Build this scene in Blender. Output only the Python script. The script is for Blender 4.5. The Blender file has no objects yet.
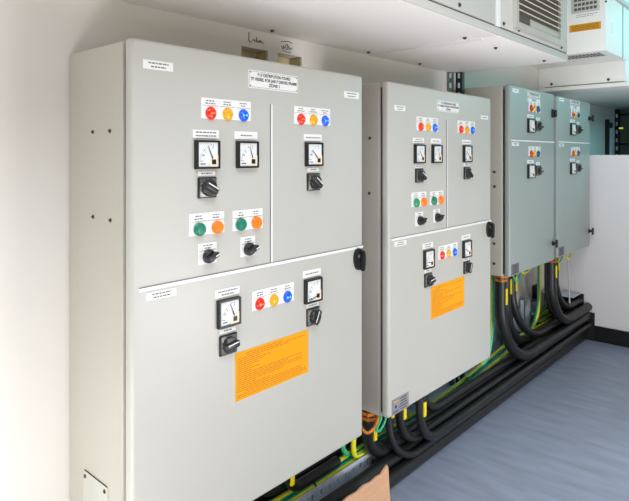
import bpy, bmesh, math, random
from mathutils import Vector, Matrix
random.seed(7)
R = math.radians
C = bpy.context.scene.collection

# ------------------------------------------------------------------ materials
MATS = {}
def lin(c):
    return tuple(((v/255)/12.92 if v/255 <= .04045 else ((v/255+.055)/1.055)**2.4) for v in c) + (1,)
def mat(name, rgb, rough=.5, metal=0, emit=None, estr=0, var=.04, scale=6, bump=0, bscale=60, coat=0, stretch=None):
    m = bpy.data.materials.new(name); m.use_nodes = True
    nt = m.node_tree; b = nt.nodes['Principled BSDF']
    col = lin(rgb)
    b.inputs['Roughness'].default_value = rough
    b.inputs['Metallic'].default_value = metal
    if coat: b.inputs['Coat Weight'].default_value = coat
    tc = nt.nodes.new('ShaderNodeTexCoord')
    src = tc.outputs['Object']
    if stretch:
        mp = nt.nodes.new('ShaderNodeMapping'); mp.inputs['Scale'].default_value = stretch[0]
        mp.inputs['Rotation'].default_value = (0, 0, stretch[1])
        nt.links.new(src, mp.inputs['Vector']); src = mp.outputs['Vector']
    n = nt.nodes.new('ShaderNodeTexNoise'); n.inputs['Scale'].default_value = scale
    n.inputs['Detail'].default_value = 6
    nt.links.new(src, n.inputs['Vector'])
    r = nt.nodes.new('ShaderNodeValToRGB')
    r.color_ramp.elements[0].position = .3; r.color_ramp.elements[1].position = .7
    r.color_ramp.elements[0].color = tuple(max(0, v*(1-var)) for v in col[:3]) + (1,)
    r.color_ramp.elements[1].color = tuple(min(1, v*(1+var)) for v in col[:3]) + (1,)
    nt.links.new(n.outputs['Fac'], r.inputs['Fac'])
    nt.links.new(r.outputs['Color'], b.inputs['Base Color'])
    if bump:
        n2 = nt.nodes.new('ShaderNodeTexNoise'); n2.inputs['Scale'].default_value = bscale
        nt.links.new(src, n2.inputs['Vector'])
        bp = nt.nodes.new('ShaderNodeBump'); bp.inputs['Strength'].default_value = bump; bp.inputs['Distance'].default_value = .002
        nt.links.new(n2.outputs['Fac'], bp.inputs['Height']); nt.links.new(bp.outputs['Normal'], b.inputs['Normal'])
    if emit:
        b.inputs['Emission Color'].default_value = lin(emit); b.inputs['Emission Strength'].default_value = estr
    MATS[name] = m
    return m
mat('cabinet paint', (195, 194, 187), .38, var=.015, scale=3, bump=.05, bscale=400)
mat('cabinet cyan lit paint', (158, 169, 165), .4, var=.015, scale=3, bump=.05, bscale=400)  # dim cyan light put into the narrow cabinets' copy of the cabinet paint
mat('cabinet side paint', (190, 186, 176), .45, var=.015, scale=3)
mat('wall paint', (226, 222, 217), .8, var=.02, scale=2, bump=.08, bscale=120)
mat('far wall paint', (128, 146, 138), .8, var=.03)
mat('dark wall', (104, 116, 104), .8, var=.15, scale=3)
mat('ceiling paint', (205, 203, 198), .9)
mat('partition paint', (238, 236, 238), .6, var=.015, scale=2)
mat('floor vinyl', (160, 171, 194), .40, var=.14, scale=5, bump=.12, bscale=30, stretch=((1, 5, 1), R(-38)))
mat('black rubber', (28, 29, 30), .42, var=.2, scale=25, bump=.1, bscale=200)
mat('black plastic', (26, 27, 28), .35, var=.1)
mat('gasket', (30, 30, 29), .8)
mat('white plastic', (240, 240, 240), .4, var=.01)
mat('label white', (243, 243, 241), .45, var=.01)
mat('ink', (48, 48, 50), .6)
mat('grey ink', (120, 118, 116), .6)
mat('orange label', (255, 166, 0), .9, var=.02, scale=8)
mat('orange ink', (165, 100, 10), .6)
mat('dim orange label', (226, 158, 20), .55, var=.05, scale=14)
mat('red lens', (228, 40, 12), .2, emit=(255, 40, 6), estr=.12, coat=.6)
mat('yellow lens', (240, 172, 0), .2, emit=(250, 170, 0), estr=.06, coat=.6)
mat('blue lens', (6, 88, 228), .2, emit=(10, 110, 255), estr=.16, coat=.6)
mat('dark blue lens', (24, 62, 160), .2, coat=.6)
mat('dull red lens', (205, 44, 26), .2, coat=.6)
mat('dull yellow lens', (236, 186, 20), .2, coat=.6)
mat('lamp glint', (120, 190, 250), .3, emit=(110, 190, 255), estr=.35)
mat('red glint', (255, 120, 80), .2, emit=(255, 110, 60), estr=.2)
mat('green button', (0, 132, 104), .3, coat=.4)
mat('bright green button', (20, 160, 100), .3, coat=.4)
mat('orange button', (255, 122, 0), .3, emit=(255, 120, 0), estr=.25, coat=.4)
mat('meter face', (236, 239, 240), .4, var=.01)
mat('meter cream', (250, 232, 206), .4, var=.01)
mat('switch plate', (116, 116, 116), .3, metal=.35, var=.12, scale=30)
mat('knob black', (44, 44, 45), .32, var=.1)
mat('steel', (170, 172, 172), .35, metal=.8, var=.06, scale=20)
mat('screw dark', (84, 78, 68), .4, metal=.5)
mat('rating foil', (158, 158, 162), .4, metal=.3, var=.12, scale=40)
mat('dull foil', (112, 112, 116), .45, metal=.2, var=.1)
mat('galvanised', (206, 218, 236), .5, metal=.1, var=.14, scale=30)
mat('bracket pale', (226, 236, 246), .5, var=.04)
mat('earth green', (58, 196, 146), .45, var=.08, scale=20)
mat('earth yellow', (246, 238, 40), .45, var=.05, scale=20)
mat('tag yellow', (250, 222, 0), .5, var=.03)
mat('brass', (198, 122, 44), .35, metal=.4, var=.15, scale=40)
mat('white cable', (205, 208, 205), .5)
mat('cardboard', (212, 166, 132), .85, var=.07, scale=12, bump=.1, bscale=90, stretch=((1, 1, 8), 0))
mat('unit paint', (247, 243, 240), .5, var=.012, scale=2)
mat('unit panel paint', (205, 203, 198), .42, var=.012, scale=2)
mat('vent dark', (96, 92, 84), .8)
mat('slat', (222, 218, 206), .45, var=.02)
mat('grille paint', (186, 184, 174), .5)
mat('cream recess', (216, 200, 160), .7, var=.12, scale=30)
mat('brown knockout', (92, 74, 36), .7, var=.2, scale=50)
mat('strut grey', (110, 118, 118), .45, metal=.4)
mat('strut black', (34, 38, 38), .45, metal=.2)
mat('green lamp', (190, 220, 60), .4, emit=(200, 235, 70), estr=.7)
mat('window frame', (200, 200, 200), .5)

# ------------------------------------------------------------------ mesh builder
class MB:
    def __init__(s): s.v = []; s.f = []; s.m = []
    def add(s, vs, fs, mi=0):
        o = len(s.v); s.v += [tuple(v) for v in vs]; s.f += [tuple(i+o for i in f) for f in fs]; s.m += [mi]*len(fs); return s
    def bm(s, b, mi=0, M=None):
        b.verts.ensure_lookup_table()
        for i, v in enumerate(b.verts): v.index = i
        s.add([(M @ v.co if M else v.co) for v in b.verts], [[v.index for v in f.verts] for f in b.faces], mi); b.free(); return s
    def box(s, x0, x1, y0, y1, z0, z1, mi=0, bev=0, seg=2, M=None):
        b = bmesh.new(); bmesh.ops.create_cube(b, size=1)
        for v in b.verts: v.co = Vector(((x0+x1)/2+v.co.x*(x1-x0), (y0+y1)/2+v.co.y*(y1-y0), (z0+z1)/2+v.co.z*(z1-z0)))
        if bev: bmesh.ops.bevel(b, geom=list(b.edges), offset=bev, segments=seg, affect='EDGES', profile=.5)
        return s.bm(b, mi, M)
    def lathe(s, c, axis, prof, n=24, mi=0):
        """prof = [(distance along axis, radius)...]"""
        a = Vector(axis).normalized(); t = Vector((0, 0, 1)) if abs(a.z) < .9 else Vector((0, 1, 0))
        u = a.cross(t).normalized(); w = a.cross(u); c = Vector(c); vs = []; fs = []
        for d, r in prof:
            for k in range(n):
                an = 2*math.pi*k/n; vs.append(c+a*d+(u*math.cos(an)+w*math.sin(an))*max(r, 1e-5))
        for i in range(len(prof)-1):
            for k in range(n): fs.append((i*n+k, i*n+(k+1) % n, (i+1)*n+(k+1) % n, (i+1)*n+k))
        fs.append(tuple(range(n))[::-1]); fs.append(tuple((len(prof)-1)*n+k for k in range(n)))
        return s.add(vs, fs, mi)
    def cyl(s, c, axis, r, h, n=20, mi=0): return s.lathe(c, axis, [(0, r), (h, r)], n, mi)
    def tube(s, pts, r, n=12, mi=0, stripe=None):
        pts = [Vector(p) for p in pts]; vs = []; fs = []; mm = []; prev = None
        for i, p in enumerate(pts):
            t = (pts[min(i+1, len(pts)-1)]-pts[max(i-1, 0)]).normalized()
            if prev is None:
                up = Vector((1, 0, 0)) if abs(t.x) < .9 else Vector((0, 0, 1)); u = (up-t*up.dot(t)).normalized()
            else: u = (prev-t*prev.dot(t)).normalized()
            prev = u; w = t.cross(u)
            for k in range(n):
                a = 2*math.pi*k/n; vs.append(p+(u*math.cos(a)+w*math.sin(a))*r)
        for i in range(len(pts)-1):
            for k in range(n):
                fs.append((i*n+k, i*n+(k+1) % n, (i+1)*n+(k+1) % n, (i+1)*n+k)); mm.append(stripe[k % len(stripe)] if stripe else mi)
        fs.append(tuple(range(n))[::-1]); fs.append(tuple((len(pts)-1)*n+k for k in range(n))); mm += [mi, mi]
        o = len(s.v); s.v += [tuple(v) for v in vs]; s.f += [tuple(j+o for j in f) for f in fs]; s.m += mm
        return s
    def prism(s, outline, x0, x1, mi=0):
        """outline of (y, z) points extruded along x"""
        n = len(outline); vs = [(x0, y, z) for y, z in outline]+[(x1, y, z) for y, z in outline]
        fs = [tuple(range(n))[::-1], tuple(range(n, 2*n))]+[(k, (k+1) % n, n+(k+1) % n, n+k) for k in range(n)]
        return s.add(vs, fs, mi)
    def text(s, txt, x, y, z, h, mi=0, width=None, bold=.0):
        """lettering on a plane facing +x, reading along +y, centred at (y, z)"""
        cu = bpy.data.curves.new('t', 'FONT'); cu.body = txt; cu.size = h*1.38; cu.align_x = 'CENTER'; cu.align_y = 'CENTER'; cu.offset = bold
        o = bpy.data.objects.new('t', cu); C.objects.link(o); bpy.context.view_layer.update()
        me = o.evaluated_get(bpy.context.evaluated_depsgraph_get()).to_mesh()
        vs = [v.co.copy() for v in me.vertices]; fs = [tuple(p.vertices) for p in me.polygons]
        o.to_mesh_clear(); bpy.data.objects.remove(o); bpy.data.curves.remove(cu)
        if vs:
            w = max(v.x for v in vs)-min(v.x for v in vs); k = (width/w) if width else 1
            s.add([(x, y+v.x*k, z+v.y) for v in vs], fs, mi)
        return s
    def ring(s, x0, x1, y0, y1, z0, z1, t, mi=0, slope=0):
        o = [(y0, z0), (y1, z0), (y1, z1), (y0, z1)]; q = t+slope; i = [(y0+t, z0+t), (y1-t, z0+t), (y1-t, z1-t), (y0+t, z1-t)]
        f = [(y0+slope, z0+slope), (y1-slope, z0+slope), (y1-slope, z1-slope), (y0+slope, z1-slope)]
        vs = [(x0, *p) for p in o]+[(x1, *p) for p in f]+[(x1, *p) for p in i]+[(x0, *p) for p in i]; fs = []
        for k in range(4):
            n = (k+1) % 4
            for a in range(4): b = (a+1) % 4; fs.append((a*4+k, a*4+n, b*4+n, b*4+k))
        return s.add(vs, fs, mi)
    def build(s, name, mats, parent=None, smooth=True, ang=35):
        me = bpy.data.meshes.new(name); me.from_pydata(s.v, [], s.f)
        if isinstance(mats, str): mats = [mats]
        for m in mats: me.materials.append(MATS[m])
        me.polygons.foreach_set('material_index', s.m)
        b = bmesh.new(); b.from_mesh(me); bmesh.ops.recalc_face_normals(b, faces=b.faces); b.to_mesh(me); b.free()
        if smooth:
            me.polygons.foreach_set('use_smooth', [True]*len(me.polygons)); me.set_sharp_from_angle(angle=R(ang))
        me.update()
        o = bpy.data.objects.new(name, me); C.objects.link(o)
        if parent: o.parent = parent
        return o
def tag(o, label=None, cat=None, group=None, kind=None):
    if label: o['label'] = label
    if cat: o['category'] = cat
    if group: o['group'] = group
    if kind: o['kind'] = kind
    return o
def thing(name, loc, label, cat, group=None):
    o = bpy.data.objects.new(name, None); o.empty_display_size = .05; C.objects.link(o); o.location = loc
    return tag(o, label, cat, group)
def struct(name, mb, mats, parent=None):
    o = mb.build(name, mats, parent)
    if not parent: o['kind'] = 'structure'
    return o
def grid(us, vs, hole):
    """quads of a rectilinear grid, leaving out the cells hole() names"""
    V = [(u, v) for v in vs for u in us]; n = len(us); F = []
    for j in range(len(vs)-1):
        for i in range(n-1):
            if not hole(i, j): F.append((j*n+i, j*n+i+1, (j+1)*n+i+1, (j+1)*n+i))
    return V, F
def spline(pts, per=8):
    P = [Vector(p) for p in pts]; P = [P[0]*2-P[1]]+P+[P[-1]*2-P[-2]]; out = []
    for i in range(1, len(P)-2):
        for k in range(per):
            t = k/per; a, b, c, d = P[i-1:i+3]
            out.append(.5*((2*b)+(c-a)*t+(2*a-5*b+4*c-d)*t*t+(3*b-a-3*c+d)*t**3))
    out.append(P[-2]); return out

# ------------------------------------------------------------------ room shell
CX, CH = 1.458, 1.23                       # camera: distance from the cabinet wall, height
YP = 4.05                                  # partition
XR = 2.9
struct('floor', MB().box(-.1, XR+.1, -1.9, 6.03, -.08, 0), 'floor vinyl')
struct('ceiling', MB().box(-.1, XR+.1, -1.9, 6.03, 2.55, 2.63), 'ceiling paint')
HY = [-1.9, 1.253, 1.377, 1.424, 1.549, 6.03]; HZ = [0, 1.500, 1.596, 2.55]
V, F = grid(HY, HZ, lambda i, j: j == 1 and i in (1, 3))
w = MB().add([(0, u, v) for u, v in V], F)
V2, F2 = grid(HY, HZ, lambda i, j: j == 1 and i in (1, 3))
w.add([(-.1, u, v) for u, v in V2], F2)
for i in (1, 3):
    a, b = HY[i], HY[i+1]; z0, z1 = HZ[1], HZ[2]
    for q in (((a, z0), (a, z1)), ((a, z1), (b, z1)), ((b, z1), (b, z0)), ((b, z0), (a, z0))):
        w.add([(0, *q[0]), (0, *q[1]), (-.1, *q[1]), (-.1, *q[0])], [(0, 1, 2, 3)])
struct('wall_left', w, 'wall paint')
struct('wall_far', MB().box(0, XR, 5.95, 6.03, 0, 2.55), 'dark wall')
struct('wall_right', MB().box(.0, 2.2, YP, YP+.07, 0, CH), 'partition paint')
struct('baseboard_right', MB().box(.30, 2.2, YP-.014, YP, 0, .100, bev=.002), 'black rubber')

# recessed boxes in the two cut-outs, handwriting over them
for k, (a, b, lab) in enumerate(((1.253, 1.377, 'cream recessed wall box behind first cabinet, left of the two cutouts'),
                                 (1.424, 1.549, 'cream recessed wall box behind first cabinet, right of the two cutouts'))):
    t = thing('recessed_box', (-.058, (a+b)/2, 1.5), lab, 'wall box', 'recessed boxes in the wall cutouts')
    h = (b-a)/2-.002
    m = MB().box(0, .003, -h, h, .002, .094).box(0, .056, -h, -h+.003, .002, .094).box(0, .056, h-.003, h, .002, .094).box(0, .056, -h, h, .001, .004)
    m.build('box_shell', 'cream recess', t)
    for q in range(4):
        y = -h+.022+q*.024
        MB().box(.003, .012, y-.007, y+.007, .018, .040+.006*(q % 2), bev=.001).build('terminal', 'brown knockout', t)
    MB().box(.003, .010, -h+.02, h-.02, .052, .066, bev=.001).build('terminal_strip', 'cream recess', t)
def scribble(strokes, label):
    m = MB()
    for s in strokes: m.tube(spline([(.0012, y, z) for y, z in s], 4), .0012, 5)
    tag(m.build('handwriting', 'ink'), label, 'writing', 'pen notes on the wall')
def pen(y0, z0, s, raw): return [[(y0+a*s, z0+b*s) for a, b in st] for st in raw]
scribble(pen(1.287, 1.613, 1, [[(0, .034), (.001, .004), (.012, .002)], [(.016, .008), (.022, .013), (.026, .007), (.032, .009)], [(.034, .022), (.036, .006), (.042, .008)],
    [(.043, .006), (.047, .014), (.052, .006), (.056, .013), (.062, .006), (.070, .008)]]), 'pen note on the wall above the left cutout')
scribble(pen(1.440, 1.607, 1, [[(0, .030), (.018, .034), (.040, .036), (.058, .033)], [(.002, .016), (.010, .006), (.014, .018), (.020, .008)], [(.022, .018), (.030, .026), (.036, .012), (.028, .006), (.024, .016)],
    [(.040, .022), (.044, .008), (.052, .016), (.058, .010)], [(.010, .001), (.030, -.003), (.052, .000)]]), 'pen note on the wall above the right cutout')

# ------------------------------------------------------------------ cabinet pieces (local: x out of the wall, y along the wall, z up)
XF = .308
def lines(m, y0, y1, z0, z1, rows, mi, x, frac=(.5, .95), th=.22, seed=0):
    rr = random.Random(seed); hgt = (z1-z0)/rows
    for k in range(rows):
        zc = z1-(k+.5)*hgt; L = (y1-y0)*rr.uniform(*frac); c = (y0+y1)/2; p = c-L/2
        while p < c+L/2:
            wd = rr.uniform(.004, .011)
            m.box(x, x+.0003, p, min(p+wd, c+L/2), zc-min(hgt*th, .0016), zc+min(hgt*th, .0016), mi); p += wd+.002
def plate(parent, name, yc, zc, w, h, rows=2, seed=0, x=XF, label=None):
    m = MB().box(x, x+.0016, yc-w/2, yc+w/2, zc-h/2, zc+h/2, 0, bev=.0005, seg=1)
    if rows: lines(m, yc-w*.44, yc+w*.44, zc-h*.40, zc+h*.40, rows, 1, x+.0016, seed=seed)
    o = m.build(name, ['label white', 'grey ink'], parent)
    if label: o['label'] = label
    return o
def lamp(parent, y, z, r, kind, lit=True, x=XF):
    y -= .001; z -= .001; r *= .97
    m = MB(); mats = {'red': ['red lens', 'red glint'], 'yellow': ['yellow lens', 'dull yellow lens'], 'blue': ['blue lens', 'lamp glint']}[kind]
    if not lit: mats = {'red': ['dull red lens', 'red lens'], 'yellow': ['dull yellow lens', 'yellow lens'], 'blue': ['dark blue lens', 'dark blue lens']}[kind]
    m.lathe((x, y, z), (1, 0, 0), [(0, r*1.04), (.002, r*1.04), (.003, r*.92), (.005, r*.90), (.0076, r*.76), (.0092, r*.48), (.0097, r*.1)], 24, 0)
    if lit and kind != 'blue':   # the glowing bulb seen through the lens, a little bar across the crown
        m.box(x+.0078, x+.0100, y-r*.45, y+r*.45, z-r*.16, z+r*.16, 1, bev=.0006)
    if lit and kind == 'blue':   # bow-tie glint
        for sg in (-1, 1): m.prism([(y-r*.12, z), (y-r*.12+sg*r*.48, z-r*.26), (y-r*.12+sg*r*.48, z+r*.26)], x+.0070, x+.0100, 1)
    o = m.build('indicator_lamp', mats, parent); o['label'] = kind+' round indicator lamp'
def lamp_panel(parent, y0, y1, z0, z1, ys, zl, r, lit=True, seed=0, x=XF):
    m = MB().box(x, x+.0018, y0, y1, z0, z1, 0, bev=.0005, seg=1)
    n = len(ys); wd = (y1-y0)/n; zt = z1-(z1-z0)*.36
    for k in range(n):
        a, b = y0+wd*k+.003, y0+wd*(k+1)-.003
        m.box(x+.0018, x+.0024, a, b, zt, z1-.002, 0)
        m.box(x+.0018, x+.0026, a, b, zt-.0008, zt, 1)
        lines(m, a+.003, b-.003, zt+.002, z1-.004, 2, 1, x+.0024, frac=(.4, .8), seed=seed+k)
    o = m.build('lamp_panel', ['label white', 'grey ink'], parent)
    for k, (y, kd) in enumerate(zip(ys, ('red', 'yellow', 'blue'))): lamp(o, y, zl, r, kd, lit, x+.0018)
def button_panel(parent, y0, y1, z0, z1, ys, zl, r, green, seed=0, x=XF):
    m = MB().box(x, x+.0018, y0, y1, z0, z1, 0, bev=.0005, seg=1); wd = (y1-y0)/2; zt = z1-(z1-z0)*.36
    for k in range(2):
        a, b = y0+wd*k+.002, y0+wd*(k+1)-.002
        m.box(x+.0018, x+.0030, a, b, zt, z1-.001, 0)
        m.box(x+.0018, x+.0032, a, b, zt-.0009, zt, 1)
        lines(m, a+.008, b-.008, zt+.002, z1-.004, 2, 1, x+.0030, frac=(.4, .8), seed=seed+k)
    o = m.build('button_panel', ['label white', 'grey ink'], parent)
    for y, mt, nm in ((ys[0], green, 'green'), (ys[1], 'orange button', 'orange')):
        b = MB().lathe((x+.0018, y, zl), (1, 0, 0), [(0, r*1.05), (.006, r*1.05), (.007, r*.96), (.010, r*.94), (.0112, r*.8), (.0100, r*.72), (.0104, r*.1)], 24)
        q = b.build('push_button', mt, o); q['label'] = nm+' round illuminated push button'
def meter(parent, yc, zc, w=.075, h=.072, ang=110, seed=0, x=XF, detail=True):
    dep = .012; bz = .0056
    m = MB()
    m.ring(x, x+dep, yc-w/2, yc+w/2, zc-h/2, zc+h/2, bz, 0, .0008)
    m.box(x, x+.004, yc-w/2+bz, yc+w/2-bz, zc-h/2+bz, zc+h/2-bz, 0)
    o = m.build('panel_meter', 'black plastic', parent)
    xi = x+.008; a0, a1 = w/2-bz, h/2-bz
    d = MB().box(x+.004, xi, yc-a0, yc+a0, zc-a1, zc+a1, 0)
    py, pz = yc+a0*.56, zc-a1*.56; rr = a0*1.38
    for k in range(13):
        t = R(92+k*7.2); mid = Vector((0, math.cos(t), math.sin(t))); nrm = Vector((0, -math.sin(t), math.cos(t)))
        L = .0055 if k % 3 == 0 else .003
        p0 = Vector((xi+.0003, py, pz))+mid*(rr-L); p1 = Vector((xi+.0003, py, pz))+mid*rr; wv = nrm*(.0007 if k % 3 == 0 else .0004)
        d.add([p0-wv, p0+wv, p1+wv, p1-wv], [(0, 1, 2, 3)], 1)
    d.text('V' if seed % 2 else 'A', xi+.0003, yc-a0*.45, zc-a1*.05, .0075, 1)
    for k in (0, 2, 4): 
        t = R(95+k*21); d.text(('0', '', '2', '', '4')[k], xi+.0003, py+math.cos(t)*rr*.80, pz+math.sin(t)*rr*.80, .005, 1)
    d.box(xi, xi+.0003, yc-a0*.75, yc-a0*.25, zc-a1*.80, zc-a1*.72, 1)
    d.build('dial', ['meter face', 'ink'], o)
    cv = MB(); c = [(yc+a0, zc-a1)]; cr = a0*.92
    c += [(yc+a0+cr*math.cos(R(90+k*9)), zc-a1+cr*math.sin(R(90+k*9))) for k in range(11)]
    cv.prism(c, xi, xi+.0018, 0)
    cv.box(xi+.0018, xi+.0024, yc+a0*.34, yc+a0*.76, zc-a1*.80, zc-a1*.40, 1)
    cv.build('pivot_cover', ['meter cream', 'black plastic'], o)
    t = R(ang); dr = Vector((0, math.cos(t), math.sin(t))); n = Vector((0, -dr.z, dr.y)); p = Vector((xi+.0022, py, pz))
    nd = MB(); p0 = p+dr*(a0*.25); p1 = p+dr*rr*.98
    nd.add([p0-n*.0017, p0+n*.0017, p1+n*.0006, p1-n*.0006], [(0, 1, 2, 3)])
    nd.build('needle', 'ink', o, smooth=False)
def cam_switch(parent, yc, zc, w=.054, h=.052, rot=-30, x=XF):
    m = MB().box(x, x+.006, yc-w/2, yc+w/2, zc-h/2, zc+h/2, 2, bev=.002).box(x+.005, x+.008, yc-w/2+.003, yc+w/2-.003, zc-h/2+.003, zc+h/2-.003, 0, bev=.001)
    for k in range(5):
        t = R(60+k*30); m.box(x+.008, x+.0083, yc+math.cos(t)*w*.40-.001, yc+math.cos(t)*w*.40+.001, zc+math.sin(t)*h*.40-.001, zc+math.sin(t)*h*.40+.001, 1)
    o = m.build('cam_switch', ['switch plate', 'label white', 'black plastic'], parent)
    k = MB().lathe((0, 0, 0), (1, 0, 0), [(0, .0215), (.008, .0215), (.011, .019), (.012, .002)], 28, 0)
    k.box(.008, .0185, -.0225, .0225, -.0095, .0095, 0, bev=.005, seg=4)
    k.box(.0176, .0190, -.017, .018, .0034, .0064, 1, bev=.0005, seg=1)
    Mx = Matrix.Translation((x+.008, yc, zc)) @ Matrix.Rotation(R(rot), 4, 'X')
    k.v = [tuple(Mx @ Vector(v)) for v in k.v]
    k.build('knob', ['knob black', 'label white'], o)
def selector(parent, y0, y1, z0, z1, seed=0, x=XF):
    yc = (y0+y1)/2; zk = z0+(z1-z0)*.36
    m = MB().box(x, x+.0018, y0, y1, z0, z1, 0, bev=.0005, seg=1)
    zt = z1-(z1-z0)*.34
    m.box(x+.0018, x+.0026, y0+.003, y1-.003, zt-.0012, zt, 1)
    lines(m, y0+.01, y1-.01, zt+.002, z1-.003, 2, 1, x+.0018, frac=(.5, .8), seed=seed)
    o = m.build('selector_switch', ['label white', 'grey ink'], parent)
    k = MB().lathe((0, 0, 0), (1, 0, 0), [(0, .0175), (.006, .0175), (.0075, .0155), (.012, .015), (.013, .002)], 24, 0)
    k.box(.008, .027, -.0185, .0185, -.006, .006, 0, bev=.004, seg=3)
    k.box(.0266, .0276, .004, .0165, -.0015, .0015, 1)
    Mx = Matrix.Translation((x+.0018, yc+.002, zk)) @ Matrix.Rotation(R(25), 4, 'X')
    k.v = [tuple(Mx @ Vector(v)) for v in k.v]
    k.build('knob', ['knob black', 'label white'], o)
def handle(parent, yc, zc, x=XF, h=.075, w=.046):
    def egg(cy, cz, ry, rz, taper, n=28): return [(cy+ry*math.cos(2*math.pi*k/n)*(1+taper*math.sin(2*math.pi*k/n)), cz+rz*math.sin(2*math.pi*k/n)) for k in range(n)]
    m = MB(); m.prism(egg(yc, zc, w*.48, h*.48, .12), x, x+.009); m.prism(egg(yc, zc, w*.42, h*.45, .12), x+.009, x+.013)
    o = m.build('lock_handle', 'black plastic', parent)
    m = MB(); m.prism(egg(yc+w*.12, zc-h*.06, w*.20, h*.46, .25), x+.012, x+.022); m.prism(egg(yc+w*.12, zc-h*.06, w*.14, h*.42, .25), x+.022, x+.026)
    m.build('lever', 'black plastic', o)
    MB().cyl((x+.013, yc-w*.20, zc+h*.16), (1, 0, 0), .0055, .002, 14).build('lock_barrel', 'strut grey', o)
def wing_lock(parent, yc, zc, x=XF, big=True):
    if big:
        o = MB().box(x, x+.012, yc-.020, yc+.020, zc-.023, zc+.023, 0, bev=.004, seg=3).build('lock_handle', 'black plastic', parent)
        MB().box(x+.011, x+.024, yc-.012, yc+.012, zc-.020, zc+.020, 0, bev=.005, seg=3).build('lever', 'black plastic', o)
    else:
        o = MB().lathe((x, yc, zc), (1, 0, 0), [(0, .013), (.008, .013), (.010, .008), (.022, .007)], 18).build('lock_handle', 'black plastic', parent)
        MB().box(x+.018, x+.030, yc-.009, yc+.009, zc-.022, zc+.022, 0, bev=.004, seg=3).build('lever', 'black plastic', o)
def body(t, W, H, x0=.003, paint='cabinet paint'):
    MB().box(x0, .268, -.006, W, 0, H+.004, 0, bev=.004, seg=3).build('enclosure', 'cabinet side paint', t)
    MB().box(.268, .278, .006, W-.012, .012, H-.012, 0).build('door_gasket', 'gasket', t)
    MB().box(.277, XF, -.006, W, .002, H+.007, 0, bev=.010, seg=6).build('door', paint, t)
def screw(parent, p, axis, r=.0055):
    m = MB().lathe(p, axis, [(0, r*1.7), (.0012, r*1.7), (.0014, r), (.0045, r*.9), (.005, r*.2)], 12); return m.build('screw', 'screw dark', parent)
def tape(t, y0, y1, z0, z1):
    m = MB().box(XF, XF+.002, y0, y1, z0, z1, 0, bev=.0006, seg=1)
    if y1-y0 > z1-z0: m.box(XF, XF+.0022, y0, y1, z1, z1+.0014, 1)
    else: m.box(XF, XF+.0022, y0-.0018, y0, z0, z1, 1)
    return m.build('separator_strip', ['white plastic', 'grey ink'], t)
def name_plate(t, yc, zc, w, h, rows, x=XF):
    ch = .010; a, b, c, d = yc-w/2, yc+w/2, zc-h/2, zc+h/2
    m = MB().box(x, x+.0016, a, b, c, d, 0, bev=.0005, seg=1)
    e = .0011; i = .0035                                             # thin engraved border with cut corners
    P = [(a+i+ch, c+i), (b-i-ch, c+i), (b-i, c+i+ch*.6), (b-i, d-i-ch*.6), (b-i-ch, d-i), (a+i+ch, d-i), (a+i, d-i-ch*.6), (a+i, c+i+ch*.6)]
    for k in range(8):
        p, q = Vector((0, *P[k])), Vector((0, *P[(k+1) % 8])); n = (q-p).normalized(); s = Vector((0, -n.z, n.y))*e*.4
        X = Vector((x+.0019, 0, 0)); m.add([p+X-s, q+X-s, q+X+s, p+X+s], [(0, 1, 2, 3)], 2)
    n = len(rows); pitch = h*.78/n
    for k, (tx, fr) in enumerate(rows): m.text(tx, x+.0019, yc, zc+(n/2-.5-k)*pitch, pitch*.66, 1, width=w*fr, bold=.0004)
    for sy in (-1, 1):
        for sz in (-1, 1): m.cyl((x+.0016, yc+sy*(w/2-.005), zc+sz*(h/2-.005)), (1, 0, 0), .0022, .0008, 10, 2)
    return m.build('name_plate', ['label white', 'ink', 'grey ink'], t)
def orange_label(t, y0, y1, z0, z1, seed):
    m = MB().box(XF, XF+.0012, y0, y1, z0, z1, 0); rr = random.Random(seed); n = 22; p = (z1-z0)*.92/n
    for k in range(n):
        z = z1-(z1-z0)*.04-(k+.5)*p; yy = y0+.006+(.03 if k in (0, 1, 19) else 0)
        end = y0+(y1-y0)*(rr.uniform(.88, .98) if k in (1, 18, 19, 20) else rr.choice([.2, .3, .45, .62, .7, .34, .9, .25]))
        while yy < end:
            wd = rr.uniform(.008, .022); m.box(XF+.0012, XF+.0015, yy, min(yy+wd, end), z-p*.13, z+p*.13, 1); yy += wd+.0025
    o = m.build('warning_label', ['orange label', 'orange ink'], t); o['label'] = 'orange warning label covered in small print'
def rating_plate(t, y0, y1, z0, z1, logo=True):
    m = MB().box(XF, XF+.0014, y0, y1, z0, z1, 0, bev=.0004, seg=1); lines(m, y0+(y1-y0)*(.42 if logo else .1), y1-.006, z0+.004, z1-.004, 5, 1, XF+.0014, frac=(.6, 1), seed=3)
    if logo:
        m.cyl((XF+.0014, y0+(y1-y0)*.22, z0+(z1-z0)*.48), (1, 0, 0), .006, .0004, 16, 2); m.box(XF+.0014, XF+.0018, y0+(y1-y0)*.10, y0+(y1-y0)*.36, z1-.012, z1-.008, 3)
        for k in range(3): m.box(XF+.0014, XF+.0017, y0+(y1-y0)*.08, y0+(y1-y0)*.36, z0+.004+k*.004, z0+.0055+k*.004, 1)
    m.build('rating_plate', ['rating foil' if logo else 'dull foil', 'ink', 'dark blue lens', 'orange label'], t)

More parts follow.
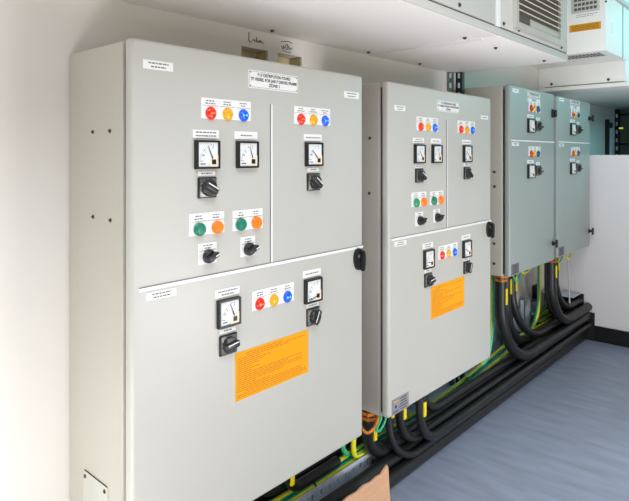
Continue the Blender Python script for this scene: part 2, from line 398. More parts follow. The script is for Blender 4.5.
NAME1 = [('B1.F DISTRIBUTION BOARD', .66), ('TF VESSEL FOR JAR F DRIVES FRAME', .93), ('ZONE 1', .22)]
def big_cabinet(Y0, Z0, W, H, label, first):
    t = thing('control_cabinet', (0, Y0, Z0), label, 'electrical cabinet', 'wide control cabinets')
    body(t, W, H); k = W/.8455; S = lambda y: y*k
    sd = 10 if first else 50
    if first:
        plate(t, 'label_plate', S(.062), 1.147, .080, .021, 2, sd)
        name_plate(t, S(.434), 1.145, .192, .049, NAME1)
        plate(t, 'label_plate', S(.783), 1.135, .078, .022, 2, sd+1)
    else:
        plate(t, 'label_plate', S(.067), 1.107, .072, .020, 2, sd)
        name_plate(t, S(.434), 1.134, .186, .044, NAME1)
        plate(t, 'label_plate', S(.774), 1.107, .072, .018, 1, sd+1)
    tape(t, S(.012), W-.001, .630, .639)
    tape(t, S(.420), S(.427), .640, 1.081)
    lamp_panel(t, S(.183), S(.346), 1.031, 1.083, [S(.213), S(.267), S(.321)], 1.046, .0165, seed=sd)
    lamp_panel(t, S(.514), S(.675), 1.031, 1.083, [S(.543), S(.597), S(.651)], 1.046, .0165, seed=sd+3)
    lamp_panel(t, S(.351), S(.512), .519, .572, [S(.379), S(.432), S(.486)], .535, .0165, seed=sd+6)
    M_ = [(.199, .941, 116, .992), (.331, .941, 108, .992), (.596, .942, 134, .992), (.268, .534, 112, .586), (.592, .534, 196 if first else 150, .585)]
    if not first: M_ = [(a, b, an, d) for (a, b, _, d), an in zip(M_, (130, 112, 140, 168, 150))]
    for j, (y, z, an, zl) in enumerate(M_):
        meter(t, S(y), z, ang=an, seed=j, w=.073*k)
        plate(t, 'label_plate', S(y-.001), zl, .080*k, .021, 2 if j in (0, 3) else 1, sd+10+j)
    for j, (y, z, rot, zl) in enumerate([(.200, .859, -28, .894), (.596, .859, -38, .896), (.267, .452, 8, .488), (.594, .455, 64, .489)]):
        cam_switch(t, S(y), z, rot=rot, w=.056*k); plate(t, 'label_plate', S(y), zl, .053*k, .0115, 1, sd+20+j)
    button_panel(t, S(.147), S(.255), .742, .797, [S(.176), S(.231)], .757, .0155, 'green button' if first else 'bright green button', seed=sd+30)
    button_panel(t, S(.283), S(.389), .741, .795, [S(.309), S(.364)], .757, .0155, 'green button', seed=sd+33)
    selector(t, S(.174), S(.231), .668, .721, seed=sd+36); selector(t, S(.310), S(.362), .670, .722, seed=sd+38)
    plate(t, 'label_plate', S(.071), .616, .080*k, .0185, 2, sd+40)
    orange_label(t, S(.293), S(.574), .293, .420, sd+41)
    handle(t, S(.815), .597)
    return t
ZB = .290
c1 = big_cabinet(.6755, ZB, .8455, 1.196, 'large pale grey control cabinet nearest the camera', True)
c2 = big_cabinet(1.676, ZB+.003, .8220, 1.192, 'large pale grey control cabinet second in the row, foil plate low on its door', False)
rating_plate(c2, .014, .123, .006, .062)
# screws and a fixing plate on the side of the first cabinet (faces -y)
def side(u, v, Y): # metric place on a cabinet's near side
    xc = Y/(1028.8/(826-u)-.8993); return CX-xc, CH-(v-155)*1.3448/(826-u)*xc
for u, v in ((95.4, 132), (112.5, 131), (95.7, 216.6), (113, 220)):
    x, z = side(u, v, .6755); screw(c1, (x, -.006, z-ZB), (0, -1, 0), .0030)
pa, pb = side(88.6, 473.3, .6755), side(108.1, 489.5, .6755); xa, xb = pa[0]-.010, pb[0]+.012; zt = (pa[1]+pb[1])/2-ZB+.010
fx = MB().box(xa, xb, -.0088, -.006, zt-.11, zt, 0, bev=.001).build('fixing_plate', 'cabinet paint', c1); fx['label'] = 'small pale plate held by two screws'
MB().box(xa+.004, xb-.004, -.0086, -.0062, zt, zt+.0012, 0).build('shadow_gap', 'screw dark', fx)
for x in (pa[0], pb[0]): MB().lathe((x, -.0088, zt-.012), (0, -1, 0), [(0, .0052), (.001, .0052), (.0013, .0035), (.003, .003)], 12).build('screw', 'screw dark', fx)
for u, v in ((370.8, 139), (370.3, 194)):
    x, z = side(u, v, 1.676); screw(c2, (x, -.006, z-ZB), (0, -1, 0), .0034)

def small_cabinet(Y0, Z0, W, H, label, first):
    t = thing('control_cabinet', (0, Y0, Z0), label, 'electrical cabinet', 'narrow control cabinets')
    body(t, W, H, paint='cabinet cyan lit paint'); sd = 100 if first else 140
    plate(t, 'label_plate', .058, .922, .072, .020, 1, sd)
    nm = name_plate(t, .298, .921, .180, .026, [('B1.F DISTRIBUTION BOARD', .80)])
    name_plate(t, .298, .890, .180, .024, [('ZONE 1', .35)])
    tape(t, .008, W-.004, .671, .679)
    plate(t, 'label_plate', .056, .656, .080, .018, 2, sd+1)
    for j, (zl, zm, zs, z0, z1) in enumerate(((.848, .754, .757, .830, .884), (.610, .516, .518, .597, .647))):
        lamp_panel(t, .226, .388, z0, z1, [.257, .305, .353], zl, .0185, lit=False, seed=sd+5*j)
        meter(t, .250, zm, w=.088, ang=168, seed=j); cam_switch(t, .354, zs, w=.070, rot=0)
        plate(t, 'label_plate', .250, zm+.051, .086, .018, 1, sd+20+j); plate(t, 'label_plate', .354, zs+.038, .052, .016, 1, sd+22+j)
    rating_plate(t, .008, .100, .010, .062, logo=False)
    wing_lock(t, .574, .836, big=first); wing_lock(t, .574, .103, big=False)
    return t
ZS = .628
c3 = small_cabinet(2.717, ZS, .603, .942, 'narrow cyan lit grey control cabinet third in the row, square black lock at its upper right', True)
c4 = small_cabinet(3.380, ZS+.004, .599, .932, 'narrow cyan lit grey control cabinet farthest in the row, against the white partition', False)
for u, v in ((495, 172), (495, 186.5), (494.7, 243.6), (494.7, 263.5)):
    x, z = side(u, v, 2.717); screw(c3, (x, -.006, z-ZS), (0, -1, 0), .0042)

# ------------------------------------------------------------------ overhead units
AX, AZ, AY1 = .583, 1.657, 2.70
t = thing('air_handling_unit', (0, .4, AZ), 'long pale overhead unit with louvred front hung above the wide cabinets', 'air conditioner')
def loc(o, m): m.v = [(x-o.location.x, y-o.location.y, z-o.location.z) for x, y, z in m.v]; return m
A0 = -.62
loc(t, MB().box(.002, AX-.004, A0, 1.954, AZ, 2.50, 0, bev=.004, seg=2)).build('casing', 'unit paint', t)
loc(t, MB().box(.002, AX-.004, 1.958, AY1, AZ, 2.50, 0, bev=.004, seg=2)).build('casing', 'unit paint', t)
loc(t, MB().box(.10, AX-.06, 1.947, 1.965, AZ-.005, AZ+.002, 0)).build('joint_strip', 'white plastic', t)
loc(t, MB().box(AX-.008, AX+.001, A0, AY1-.004, AZ+.004, AZ+.0305, 0, bev=.001)).build('bottom_rail', 'unit panel paint', t)
fr = loc(t, MB().box(AX-.006, AX+.004, A0, 1.928, AZ+.036, 2.50, 0, bev=.002)); p1 = fr.build('front_panel', 'unit panel paint', t)
p2 = loc(t, MB().box(AX-.006, AX+.004, 1.976, AY1-.02, AZ+.036, 2.50, 0, bev=.002)).build('front_panel', 'unit panel paint', t)
loc(t, MB().box(AX-.006, AX+.006, 1.934, 1.970, AZ+.033, 2.50, 0, bev=.002)).build('mullion', 'white plastic', t)
loc(t, MB().box(AX-.008, AX-.003, A0, AY1-.01, AZ+.031, AZ+.037, 0)).build('shadow_gap', 'vent dark', t)
def quarter_turn(y, z):
    o = loc(t, MB().lathe((AX+.004, y, z), (1, 0, 0), [(0, .007), (.002, .007), (.003, .005), (.006, .004)], 12)).build('screw', 'screw dark', t)
for y, z in ((1.66, AZ+.052), (1.995, AZ+.050), (2.13, AZ+.048), (2.60, AZ+.048), (1.1, AZ+.055)): quarter_turn(y, z)
for x, y in ((AX-.10, 1.90), (AX-.10, 2.16), (AX-.07, 2.60), (.05, 1.35), (.05, 1.90), (.05, 2.30), (AX-.10, 1.15)):
    loc(t, MB().lathe((x, y, AZ), (0, 0, -1), [(0, .008), (.002, .008), (.003, .006), (.007, .005)], 12)).build('screw', 'screw dark', t)
# louvred grille
g0, g1, gz0, gz1 = 2.075, 2.585, AZ+.046, 2.34
m = MB()
m.ring(AX+.004, AX+.018, g0, g1, gz0, gz1, .028, 0, .005)
g = loc(t, m).build('grille', 'grille paint', t)
loc(t, MB().box(AX+.0042, AX+.006, g0+.02, g1-.02, gz0+.02, gz1-.02)).build('grille_backing', 'vent dark', g)
m = MB(); z = gz0+.078; th = R(38)
while z < gz1-.03:
    Mx = Matrix.Translation((AX+.013, 0, z)) @ Matrix.Rotation(th, 4, 'Y')
    m.box(-.011, .011, g0+.027, g1-.027, -.0016, .0016, 0, M=Mx); z += .0235
loc(t, m).build('louvres', 'slat', g)
loc(t, MB().box(AX+.006, AX+.010, g0+.16, g1-.03, gz0+.032, gz0+.062, 0, bev=.001)).build('filter_catch', 'grille paint', g)

BX, BY, BZ = 1.458-.919, 3.463, CH+.587
t = thing('ventilation_unit', (0, BY, 1.657), 'pale cyan lit overhead unit with slotted vent and orange sticker above the narrow cabinets', 'air conditioner')
loc(t, MB().box(.002, BX, BY, 5.89, BZ, 2.50, 0, bev=.004)).build('casing', 'unit paint', t)
D = loc(t, MB().box(.002, BX, 3.897, 5.89, CH+.4275+.028, BZ-.001, 0, bev=.003)).build('duct_box', 'unit paint', t)
loc(t, MB().box(.002, BX+.012, 3.885, 5.90, CH+.4255, CH+.4255+.026, 0, bev=.003)).build('base_flange', 'unit paint', t)
loc(t, MB().box(.05, BX-.01, 3.890, 3.896, CH+.4275+.026, CH+.4275+.0285)).build('shadow_gap', 'vent dark', t)
for x in (.09, .44): loc(t, MB().lathe((x, 3.897, CH+.475), (0, -1, 0), [(0, .009), (.002, .009), (.003, .006), (.007, .005)], 12)).build('screw', 'screw dark', t)
# slotted vent in the underside of the overhang
vent = loc(t, MB().box(.20, BX-.04, BY+.03, BY+.17, BZ-.004, BZ+.001, 0)).build('under_vent', 'unit panel paint', t)
m = MB()
for k in range(14):
    x = .215+k*.0205
    for y in (BY+.045, BY+.105): m.box(x, x+.012, y, y+.045, BZ-.0048, BZ-.0038, 0)
loc(t, m).build('vent_slots', 'vent dark', vent)
# front grille and orange sticker on the face looking down the row
gx0, gx1, gz0 = CX-1.089, CX-.962, CH+.832
m = MB().box(gx0-.012, gx1+.012, BY-.004, BY, gz0-.014, 2.44, 0, bev=.0015)
m2 = MB()
for j in range(22):
    for k in range(6):
        x = gx0+k*(gx1-gx0)/6; z = gz0+j*.0265
        m2.box(x+.003, x+(gx1-gx0)/6-.002, BY-.0046, BY-.0036, z, z+.016, 0)
fg = loc(t, m).build('face_grille', 'unit panel paint', t); loc(t, m2).build('grille_slots', 'vent dark', fg)
for x in (gx1+.045, gx0-.05): loc(t, MB().lathe((x, BY, CH+.86), (0, -1, 0), [(0, .006), (.003, .005)], 10)).build('screw', 'screw dark', t)
m = MB().box(CX-1.113, CX-.943, BY-.0016, BY, CH+.713, CH+.754, 0)
for r_ in range(3):
    x = CX-1.10
    while x < CX-.955: wd = random.uniform(.008, .018); m.box(x, min(x+wd, CX-.953), BY-.0020, BY-.0015, CH+.720+r_*.010, CH+.725+r_*.010, 1); x += wd+.004
s = loc(t, m).build('sticker', ['dim orange label', 'orange ink'], t); s['label'] = 'orange rectangular sticker with small print'
m = MB()
for k in range(2): 
    x = CX-1.075
    while x < CX-.985+k*.02: wd = random.uniform(.006, .014); m.box(x, x+wd, BY-.0008, BY, CH+.795+k*.010, CH+.798+k*.010, 0); x += wd+.005
loc(t, m).build('printed_text', 'grey ink', t)
loc(t, MB().box(BX, BX+.003, BY+.10, BY+.13, CH+.70, CH+.76, 0, bev=.001)).build('latch', 'unit paint', t)
loc(t, MB().box(BX, BX+.022, 3.50, 5.85, CH+.905, CH+.925, 0, bev=.003)).build('cover_rail', 'unit panel paint', t)
loc(t, MB().box(BX, BX+.003, 3.82, 3.824, BZ, 2.5, 0)).build('panel_seam', 'strut grey', t)

# ------------------------------------------------------------------ strut posts behind
def slotted_post(name, x0, x1, y0, y1, z0, z1, mt, label, step=.05):
    t = thing(name, ((x0+x1)/2, (y0+y1)/2, z0), label, 'post')
    m = MB().box(x0, x1, y0, y1, z0, z1, 0, bev=.002); z = z0+.03
    loc(t, m).build('channel', mt, t); q = MB()
    while z < z1-.03:
        q.box((x0+x1)/2-.005, (x0+x1)/2+.006, y0-.001, y0+.001, z, z+.026, 0); z += step
    loc(t, q).build('slots', 'bracket pale', t); return t
slotted_post('strut_post', .035, .072, 2.672, 2.700, .0448, 1.655, 'strut black', 'dark slotted metal post on the wall between second and third cabinets')
slotted_post('strut_post', .0150, .030, 2.640, 2.664, .0448, 1.655, 'strut grey', 'thin grey post tight to the wall behind the second cabinet')
t = thing('cable_trunking', (.0, 5.48, 0), 'black upright trunking on the far wall behind the partition', 'trunking')
loc(t, MB().box(.002, .034, 5.470, 5.492, 0, 1.545, 0, bev=.003)).build('trunking_body', 'strut black', t)
loc(t, MB().box(.004, .045, 5.492, 5.560, 1.47, 1.520, 0, bev=.01, seg=3)).build('gland_box', 'black plastic', t)
t = thing('pale_strip', (.0, 5.67, 0), 'pale grey upright strip beside the black trunking behind the partition', 'strip')
loc(t, MB().box(.001, .012, 5.60, 5.735, 0, 1.52, 0, bev=.003)).build('strip_body', 'bracket pale', t)
t = thing('rack_frame', (.2, 5.85, 0), 'dark open rack with two cross bars standing past the partition', 'rack')
loc(t, MB().box(.002, .036, 5.78, 5.84, 0, 1.652, 0, bev=.003)).build('upright', 'strut black', t)
loc(t, MB().box(.86, .90, 5.78, 5.84, 0, 1.652, 0, bev=.003)).build('upright', 'strut black', t)
for z in (1.318, 1.59): loc(t, MB().box(.034, .862, 5.79, 5.83, z, z+.022, 0, bev=.002)).build('cross_bar', 'strut black', t)
q = MB()
for k in range(20): q.box(.012, .026, 5.779, 5.781, .15+k*.075, .185+k*.075, 0)
loc(t, q).build('upright_slots', 'galvanised', t)
tag(MB().box(.036, .070, 5.785, 5.795, 1.470, 1.484, 0, bev=.003).build('light_spot', 'green lamp'), 'small yellow green light spot on the dark rack upright', 'tag')  # yellow green light spot, drawn as a small glowing strip

# ------------------------------------------------------------------ cable tray
t = thing('cable_tray', (0, .2, 0), 'galvanised perforated cable tray along the foot of the cabinet wall', 'cable tray')
TY0, TY1 = .2, 4.03
loc(t, MB().box(.012, .172, TY0, TY1, .040, .044)).build('base_plate', 'galvanised', t)
def perforated(x, y0, y1, z0, rows, period, hw, hh, pitch, zt, offset):
    us = [y0]; n = int((y1-y0)/period)
    for k in range(n): c = y0+(k+.5)*period; us += [c-hw/2, c+hw/2]
    us.append(y1); vs = [z0]
    for r_ in range(rows): c = offset+r_*pitch; vs += [c-hh/2, c+hh/2]
    vs.append(zt)
    V, F = grid(us, vs, lambda i, j: i % 2 == 1 and j % 2 == 1 and ((i//2+j//2) % 2 == 0))
    return MB().add([(x, a, b) for a, b in V], F)
def solid(o, th):
    md = o.modifiers.new('thickness', 'SOLIDIFY'); md.thickness = th; md.offset = 0; return o
solid(loc(t, perforated(.172, TY0, TY1, .012, 2, .022, .008, .018, .036, .104, .040)).build('slotted_lip', 'galvanised', t, smooth=False), .002)
solid(loc(t, perforated(.013, TY0, TY1, .040, 4, .030, .010, .008, .045, .255, .085)).build('back_plate', 'galvanised', t, smooth=False), .002)
for y in [.35+k*.6 for k in range(7)]:
    loc(t, MB().box(.005, .165, y, y+.03, 0, .040)).build('support_foot', 'galvanised', t)

# ------------------------------------------------------------------ cables
def arc_path(x, y, z0, zr, rad, yend, x2=None, xend=None):
    """straight drop from z0, quarter bend towards +y, run along the wall at height zr"""
    x2 = x if x2 is None else x2; xend = x2 if xend is None else xend; ns = max(2, int((z0-zr-rad)/.05)); P = [(x, y, z0+(zr+rad-z0)*q/ns) for q in range(ns)]
    for k in range(9):
        a = R(k*90/8); P.append((x+(x2-x)*k/8, y+rad*(1-math.cos(a)), zr+rad-rad*math.sin(a)))
    y2 = y+rad+.10; P += [(x2, y+rad+.035, zr), (x2, y2, zr)]; L = yend-y2; n = max(2, int(L/.22))
    for k in range(1, n+1):
        f = k/n; wob = 0
        P.append((x2+(xend-x2)*min(1, f*2.2)+wob, y2+L*f, zr+abs(wob)*.4))
    return P
ncab = 0
def power_cable(x, y, z0, zr, rad, yend, r, label, x2=None, gland=True, tagz=.05, taglen=.055, group='black power cables', hang=0):
    P = arc_path(x, y, z0, zr, rad, yend, x2)
    if hang:
        zb = zr+rad; P = [(a, b-hang*max(0, (c-zb)/(z0-zb))**1.5, c) if c > zb and b <= y+.001 else (a, b, c) for a, b, c in P]
    o = MB().tube(spline(P, 4), r, 14).build('power_cable', 'black rubber', ang=60)
    o.location = (0, 0, 0); tag(o, label, 'cable', group)
    if gland: MB().lathe((x, y-hang, z0-.034), (0, 0, 1), [(0, r*.9), (.004, r*1.25), (.014, r*1.25), (.016, r*1.05), (.022, r*1.05), (.024, r*1.4), (.034, r*1.4)], 6).build('cable_gland', 'brass', o)
    if tagz is not None:
        b = MB().box(x+r*.7, x+r+.004, y-hang*.8-.004, y-hang*.8+.012, z0-tagz-taglen, z0-tagz, 0, bev=.0015)
        q = b.build('cable_tag', 'tag yellow', o); q['label'] = 'yellow cable marker'
    return o
YE = 4.035
# long runs lying in front of the tray
def run(pts, r, label, group='black cables along the floor'):
    o = MB().tube(spline(pts, 6), r, 16).build('floor_cable', 'black rubber', ang=60); return tag(o, label, 'cable', group)
def straight(x, z, y0, y1, amp=.0, ph=0):
    n = int((y1-y0)/.25); return [(x+amp*math.sin(ph+k*1.7), y0+(y1-y0)*k/n, z) for k in range(n+1)]
run(straight(.252, .027, .2, YE), .026, 'thick black cable lying on the floor, outermost of the bundle')
run(straight(.200, .027, .2, YE), .0255, 'thick black cable on the floor pressed against the tray lip')
run(straight(.228, .073, 1.15, YE), .022, 'black cable riding on top of the floor bundle')
# cables from the first cabinet, loops into the tray
G1 = 'cables under the first cabinet'
power_cable(.105, 1.235, ZB-.001, .130, .07, 1.57, .018, 'black cable dropping from the first cabinet, nearer of its two loops', tagz=.07, group=G1)
power_cable(.148, 1.325, ZB-.001, .127, .065, 1.58, .018, 'black cable dropping from the first cabinet, farther of its two loops', tagz=.08, group=G1)
run(straight(.040, .075, .2, 1.85)+[(.040, 1.97, .10), (.042, 2.05, .20), (.042, 2.07, ZB-.001)], .026, 'thick black cable at the back of the tray beneath the first cabinet', G1)
run(straight(.096, .069, .2, 1.66)+[(.090, 1.78, .10), (.090, 1.86, .19), (.090, 1.88, ZB-.001)], .020, 'black cable beside the earth wires inside the tray', G1)
# second cabinet
z2 = ZB+.002
G2 = 'cables under the second cabinet'
power_cable(.207, 1.690, z2, .114, .10, YE, .026, 'thick black cable hanging from the left end of the second cabinet', x2=.202, tagz=.045, taglen=.06, group=G2)
power_cable(.245, 1.765, z2, .071, .15, YE, .014, 'thinner black cable, second from left under the second cabinet', x2=.268, gland=False, tagz=.01, taglen=.03, group=G2)
power_cable(.248, 1.835, z2, .115, .12, YE, .018, 'black cable, third from left under the second cabinet', x2=.250, gland=False, tagz=.012, taglen=.055, group=G2)
power_cable(.290, 1.910, z2, .104, .13, YE, .018, 'black cable with yellow marker, second from right under the second cabinet', x2=.290, gland=False, tagz=.015, taglen=.055, group=G2)
power_cable(.205, 2.060, z2, .156, .10, YE, .018, 'black cable, rightmost under the second cabinet', x2=.222, tagz=None, group=G2)
# third cabinet
z3 = ZS-.001
for x, y, r, rad, zr, x2, lab in ((.240, 2.757, .028, .30, .160, .273, 'thick black cable, leftmost under the third cabinet'),
        (.168, 2.985, .026, .28, .166, .173, 'thick black cable, second from left under the third cabinet'),
        (.165, 3.075, .022, .24, .204, .226, 'thick black cable, third from left under the third cabinet'),
        (.072, 3.185, .016, .18, .064, .072, 'thin black cable, third from right under the third cabinet'),
        (.055, 3.240, .016, .16, .099, .066, 'thin black cable, second from right under the third cabinet'),
        (.060, 3.295, .016, .15, .133, .072, 'thin black cable, rightmost under the third cabinet')):
    power_cable(x, y, z3, zr, rad, YE, r, lab, x2=x2, tagz=.055+.012*(r > .02), taglen=.08, group='cables under the third cabinet')
for x, y, r, rad, zr, x2, lab in ((.255, 3.420, .028, .24, .219, .279, 'thick black cable, leftmost under the farthest cabinet'),
        (.185, 3.585, .028, .22, .224, .175, 'thick black cable, second from left under the farthest cabinet'),
        (.195, 3.660, .022, .18, .254, .228, 'thick black cable, third from left under the farthest cabinet'),
        (.126, 3.730, .014, .12, .195, .134, 'thin black cable, second from right under the farthest cabinet'),
        (.120, 3.790, .013, .10, .230, .126, 'thin black cable, rightmost under the farthest cabinet')):
    power_cable(x, y, z3+.004, zr, rad, YE, r, lab, x2=x2, tagz=.05, taglen=.07, group='cables under the farthest cabinet')

# earth wires
ST = [1, 1, 0, 0, 0, 0, 1, 1, 1, 0, 0, 0]
def earth(pts, r, label, ties=(), stripe=ST, group='green and yellow earth wires'):
    P = spline(pts, 6); o = MB().tube(P, r, 12, 0, stripe).build('earth_wire', ['earth green', 'earth yellow'], ang=60); tag(o, label, 'wire', group)
    for y in ties:
        p = min(P, key=lambda q: abs(q.y-y)); MB().lathe((p.x, p.y-.003, p.z), (0, 1, 0), [(0, r+.001), (.007, r+.001)], 14).build('cable_tie', 'black plastic', o)
    return o
earth([(.150, .2+k*.25, .093) for k in range(9)]+[(.150, 2.45, .099), (.146, 2.75, .115), (.136, 3.1, .135), (.130, 3.35, .15), (.133, 3.45, .18), (.148, 3.50, .28), (.152, 3.51, .42), (.152, 3.512, ZS+.002)], .011,
      'yellow green earth wire along the tray lip rising to the farthest cabinet', ties=(1.15, 1.45, 2.15, 2.35, 2.6), stripe=[1, 1, 1, 1, 1, 0, 0, 0, 0, 0, 1, 1])
earth([(.123, .2+k*.25, .099) for k in range(9)]+[(.123, 2.5, .106), (.112, 2.9, .135), (.104, 3.2, .152), (.104, 3.45, .150), (.112, 3.70, .147), (.112, 4.03, .148)], .012,
      'green earth wire inside the tray running on to the partition', stripe=[0]*9+[1, 1, 0])
earth([(.148, 2.58, .132), (.155, 2.68, .150), (.178, 2.745, .21), (.188, 2.768, .34), (.190, 2.77, .5), (.190, 2.77, ZS-.001)], .010, 'green earth wire climbing beside the second cabinet into the third', stripe=[0]*8+[1, 1, 0, 0])
earth([(.136, 1.690, z2), (.138, 1.66, .25), (.146, 1.622, .20), (.147, 1.616, .155), (.146, 1.655, .124), (.146, 1.75, .122), (.146, 1.9, .122)], .009, 'green earth wire dropping into the tray between the two wide cabinets', stripe=[0]*10+[1, 0])
earth([(.156, 1.715, z2), (.160, 1.69, .25), (.168, 1.655, .20), (.171, 1.645, .155), (.169, 1.665, .120), (.166, 1.75, .115)], .009, 'yellow earth wire dropping into the tray between the two wide cabinets', stripe=[1]*10+[0, 1])
for x, z, r, lab, st in ((.100, .168, .010, 'lower', [1, 0, 0, 1]), (.083, .190, .010, 'middle', [1, 1, 0, 1]), (.062, .206, .009, 'topmost', [0, 0, 0, 1])):
    earth([(x+.004, 3.62, z+.012), (x, 3.72, z), (x, 3.85, z+.004), (x-.002, 4.03, z+.016)], r, 'bright earth wire by the partition, %s of three' % lab, stripe=st)
# small pigtails at the glands
def pigtail(c, mt, label, cat='wire', grp=None, r=.005):
    tag(MB().tube(spline(c, 6), r, 8).build('pigtail_wire', mt, ang=60), label, cat, grp)
pigtail([(.262, 2.84, ZS-.001), (.270, 2.85, .60), (.272, 2.88, .575), (.262, 2.93, .58), (.25, 2.98, .60), (.245, 3.0, ZS-.001)], 'earth green', 'green looped wire under the left half of the third cabinet', grp='looped wires under the third cabinet')
pigtail([(.235, 3.02, ZS-.001), (.238, 3.04, .595), (.235, 3.10, .585), (.23, 3.17, .60), (.225, 3.20, ZS-.001)], 'earth yellow', 'yellow looped wire under the right half of the third cabinet', grp='looped wires under the third cabinet')
pigtail([(.240, 3.50, ZS+.003), (.25, 3.51, .60), (.255, 3.56, .58), (.25, 3.62, .60), (.245, 3.64, ZS+.003)], 'earth green', 'green looped wire under the farthest cabinet', grp='looped wires under the farthest cabinet')
pigtail([(.250, 3.68, ZS+.003), (.255, 3.69, .59), (.255, 3.74, .58), (.25, 3.78, .60), (.245, 3.80, ZS+.003)], 'earth yellow', 'yellow looped wire under the farthest cabinet', grp='looped wires under the farthest cabinet')
pigtail([(.250, 1.690, z2), (.254, 1.680, .275), (.250, 1.665, .25), (.238, 1.640, .235), (.212, 1.636, .25), (.175, 1.645, .272), (.158, 1.678, z2)], 'brass', 'orange looped wire under the back left corner of the second cabinet', grp='looped wires under the second cabinet', r=.006)
pigtail([(.255, 1.700, z2), (.256, 1.695, .27), (.250, 1.68, .24), (.248, 1.70, .225), (.25, 1.73, .25), (.25, 1.745, z2)], 'earth green', 'green looped wire under the back left corner of the second cabinet', grp='looped wires under the second cabinet', r=.005)
pigtail([(.20, 3.83, ZS-.001), (.215, 3.84, .55), (.225, 3.82, .45), (.238, 3.79, .36), (.244, 3.78, .285)], 'white cable', 'thin pale wire hanging under the farthest cabinet', r=.005)

# pale brackets, socket, black stepped cover
for y0, y1, z1, lab in ((3.335, 3.455, .318, 'pale upright bracket behind the cables, left of the three'), (3.555, 3.650, .312, 'pale upright bracket behind the cables, middle of the three'),
                        (3.895, 3.985, .290, 'pale upright bracket near the partition, right of the three')):
    t = thing('cable_bracket', (.03, y0, .044), lab, 'bracket', 'pale brackets in the cable tray')
    loc(t, MB().box(.040, .044, y0, y1, .0448, z1, 0)).build('web', 'bracket pale', t)
    loc(t, MB().box(.018, .044, y1-.004, y1, .0448, z1, 0)).build('flange', 'bracket pale', t)
    loc(t, MB().box(.018, .044, y0, y0+.004, .0448, z1, 0)).build('flange', 'bracket pale', t)
t = thing('wall_socket', (0, 3.83, .27), 'small dark socket box on the wall under the narrow cabinets', 'socket')
loc(t, MB().box(.0, .03, 3.79, 3.87, .27, .36, 0, bev=.004)).build('socket_box', 'strut black', t)
loc(t, MB().box(.03, .033, 3.805, 3.855, .295, .335, 0, bev=.003)).build('socket_plate', 'switch plate', t)
t = thing('tray_cover', (.02, 3.9, .0), 'grey flat tray cover against the partition under the farthest cabinet', 'cover')
loc(t, MB().box(.025, .235, 3.88, 4.030, .298, .304, 0, bev=.001)).build('cover_plate', 'galvanised', t)
loc(t, MB().box(.018, .030, 4.00, 4.028, .0448, .298, 0)).build('cover_leg', 'galvanised', t)
t = thing('stepped_cover', (.0, YP, 0), 'black stepped cover plate where cables meet the white partition', 'cover')
loc(t, MB().prism([(.002, 0), (.318, 0), (.318, .182), (.250, .182), (.250, .297), (.002, .297)], 0, 1)).v
mm = MB(); out = [(.002, 0), (.318, 0), (.318, .182), (.250, .182), (.250, .297), (.002, .297)]; n = len(out)
vs = [(x, -.018, z) for x, z in out]+[(x, -.0005, z) for x, z in out]
mm.add(vs, [tuple(range(n)), tuple(range(n, 2*n))]+[(k, (k+1) % n, n+(k+1) % n, n+k) for k in range(n)])
mm.build('cover_board', 'black rubber', t)

# torn cardboard leaning on the cable bundle
rr = random.Random(4); top = [(1.20, .150), (1.30, .160), (1.355, .166), (1.38, .170), (1.425, .166), (1.46, .172), (1.50, .166), (1.53, .170), (1.555, .167), (1.580, .180), (1.592, .183), (1.597, .172)]
m = MB(); bot = [(y, 0) for y, _ in top]; vs = []; lean = .012
for dx in (0, .006):
    for y, z in top: vs.append((.352+dx, y, z))
    for y, z in bot: vs.append((.352+lean+dx, y, z))
n = len(top); N = 2*n; fs = []
for k in range(n-1):
    fs += [(k, k+1, n+k+1, n+k), (N+k, N+k+1, N+n+k+1, N+n+k), (k, k+1, N+k+1, N+k), (n+k, n+k+1, N+n+k+1, N+n+k)]
fs += [(0, n, N+n, N), (n-1, 2*n-1, N+2*n-1, N+n-1)]
m.add(vs, fs)
cb = thing('cardboard_sheet', (.40, 1.4, 0), 'torn brown cardboard piece standing on the floor by the black cables', 'cardboard')
loc(cb, m).build('sheet', 'cardboard', cb, smooth=False)

# ------------------------------------------------------------------ camera
cam = bpy.data.cameras.new('camera'); co = bpy.data.objects.new('camera', cam); C.objects.link(co)
co.location = (CX, 0, CH); co.rotation_euler = (R(90), 0, math.atan(511.5/568.8))
cam.sensor_width = 36; cam.lens = 568.8/629*36; cam.shift_y = -95.5/629; cam.clip_start = .01
bpy.context.scene.camera = co

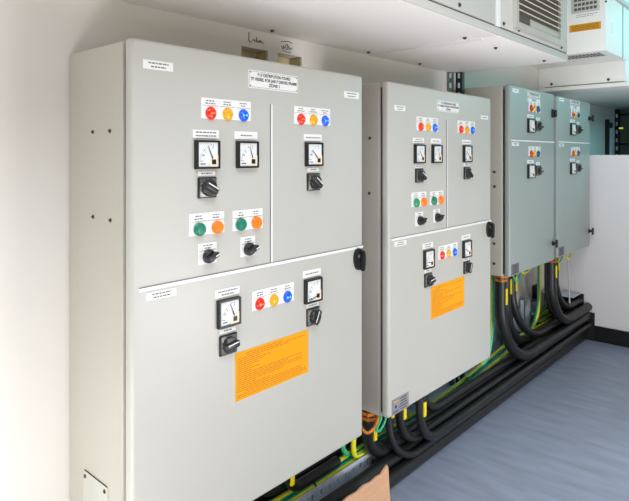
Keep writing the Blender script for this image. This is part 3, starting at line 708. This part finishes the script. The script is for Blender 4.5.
# ------------------------------------------------------------------ light
wd = bpy.data.worlds.new('world'); bpy.context.scene.world = wd; wd.use_nodes = True
bg = wd.node_tree.nodes['Background']; bg.inputs[0].default_value = (.86, .93, 1, 1); bg.inputs[1].default_value = .05
def area(name, loc_, target, sx, sy, power, col):
    L = bpy.data.lights.new(name, 'AREA'); L.shape = 'RECTANGLE'; L.size = sx; L.size_y = sy; L.energy = power; L.color = col
    o = bpy.data.objects.new(name, L); C.objects.link(o); o.location = loc_
    o.rotation_euler = (Vector(target)-Vector(loc_)).to_track_quat('-Z', 'Y').to_euler(); return o
area('doorway_light', (.7, -1.6, .40), (.2, 1.5, .6), 1.4, .8, 9, (.95, 1, .86))
area('room_light', (2.75, 1.4, .9), (.3, 1.5, .5), 1.6, .9, 6.5, (1, .95, .64))
area('floor_bounce', (2.25, 1.95, .08), (.6, 2.0, 1.6), 1.0, 1.4, 57, (1, .97, .97))
area('doorway_bounce', (1.3, .0, .06), (.6, .8, 1.7), 1.0, 1.0, 13, (1, .90, .88))
area('wall_wash', (.50, .05, .05), (.0, .50, .50), .4, .9, 11.5, (1, .97, .94))  # added light near the floor, brightens the lower left wall
x = area('duct_fill', (1.9, 1.9, 1.35), (.35, 3.8, 1.78),   .5, .5, 1.1, (.80, 1, 1)); x.data.spread = R(60)  # added fill for the duct box and the wall above the third cabinet
x = area('tray_fill', (1.7, 2.4, .5), (.05, 2.4, .12), .6, .5, .9, (.9, .97, 1)); x.data.spread = R(80)  # added fill for the tray and cables under the second cabinet
area('far_window', (2.5, 5.3, 1.9), (.5, 3.6, 1.5), 1.2, 1.2, 4.5, (.35, .8, 1))
x = area('cyan_fill', (1.55, 4.9, 2.15), (.54, 4.5, 2.1), .9, .5, 7, (.28, .96, 1)); x.data.spread = R(110)  # added cyan fill aimed at the ventilation unit's side, no window here
area('ceiling_light', (1.5, .7, 2.5), (1.35, 1.4, 0), 1.1, 1.1, 40, (.85, .91, 1))
sc = bpy.context.scene
sc.view_settings.view_transform = 'Standard'; sc.view_settings.look = 'None'; sc.view_settings.exposure = 0.0
sc.cycles.max_bounces = 8
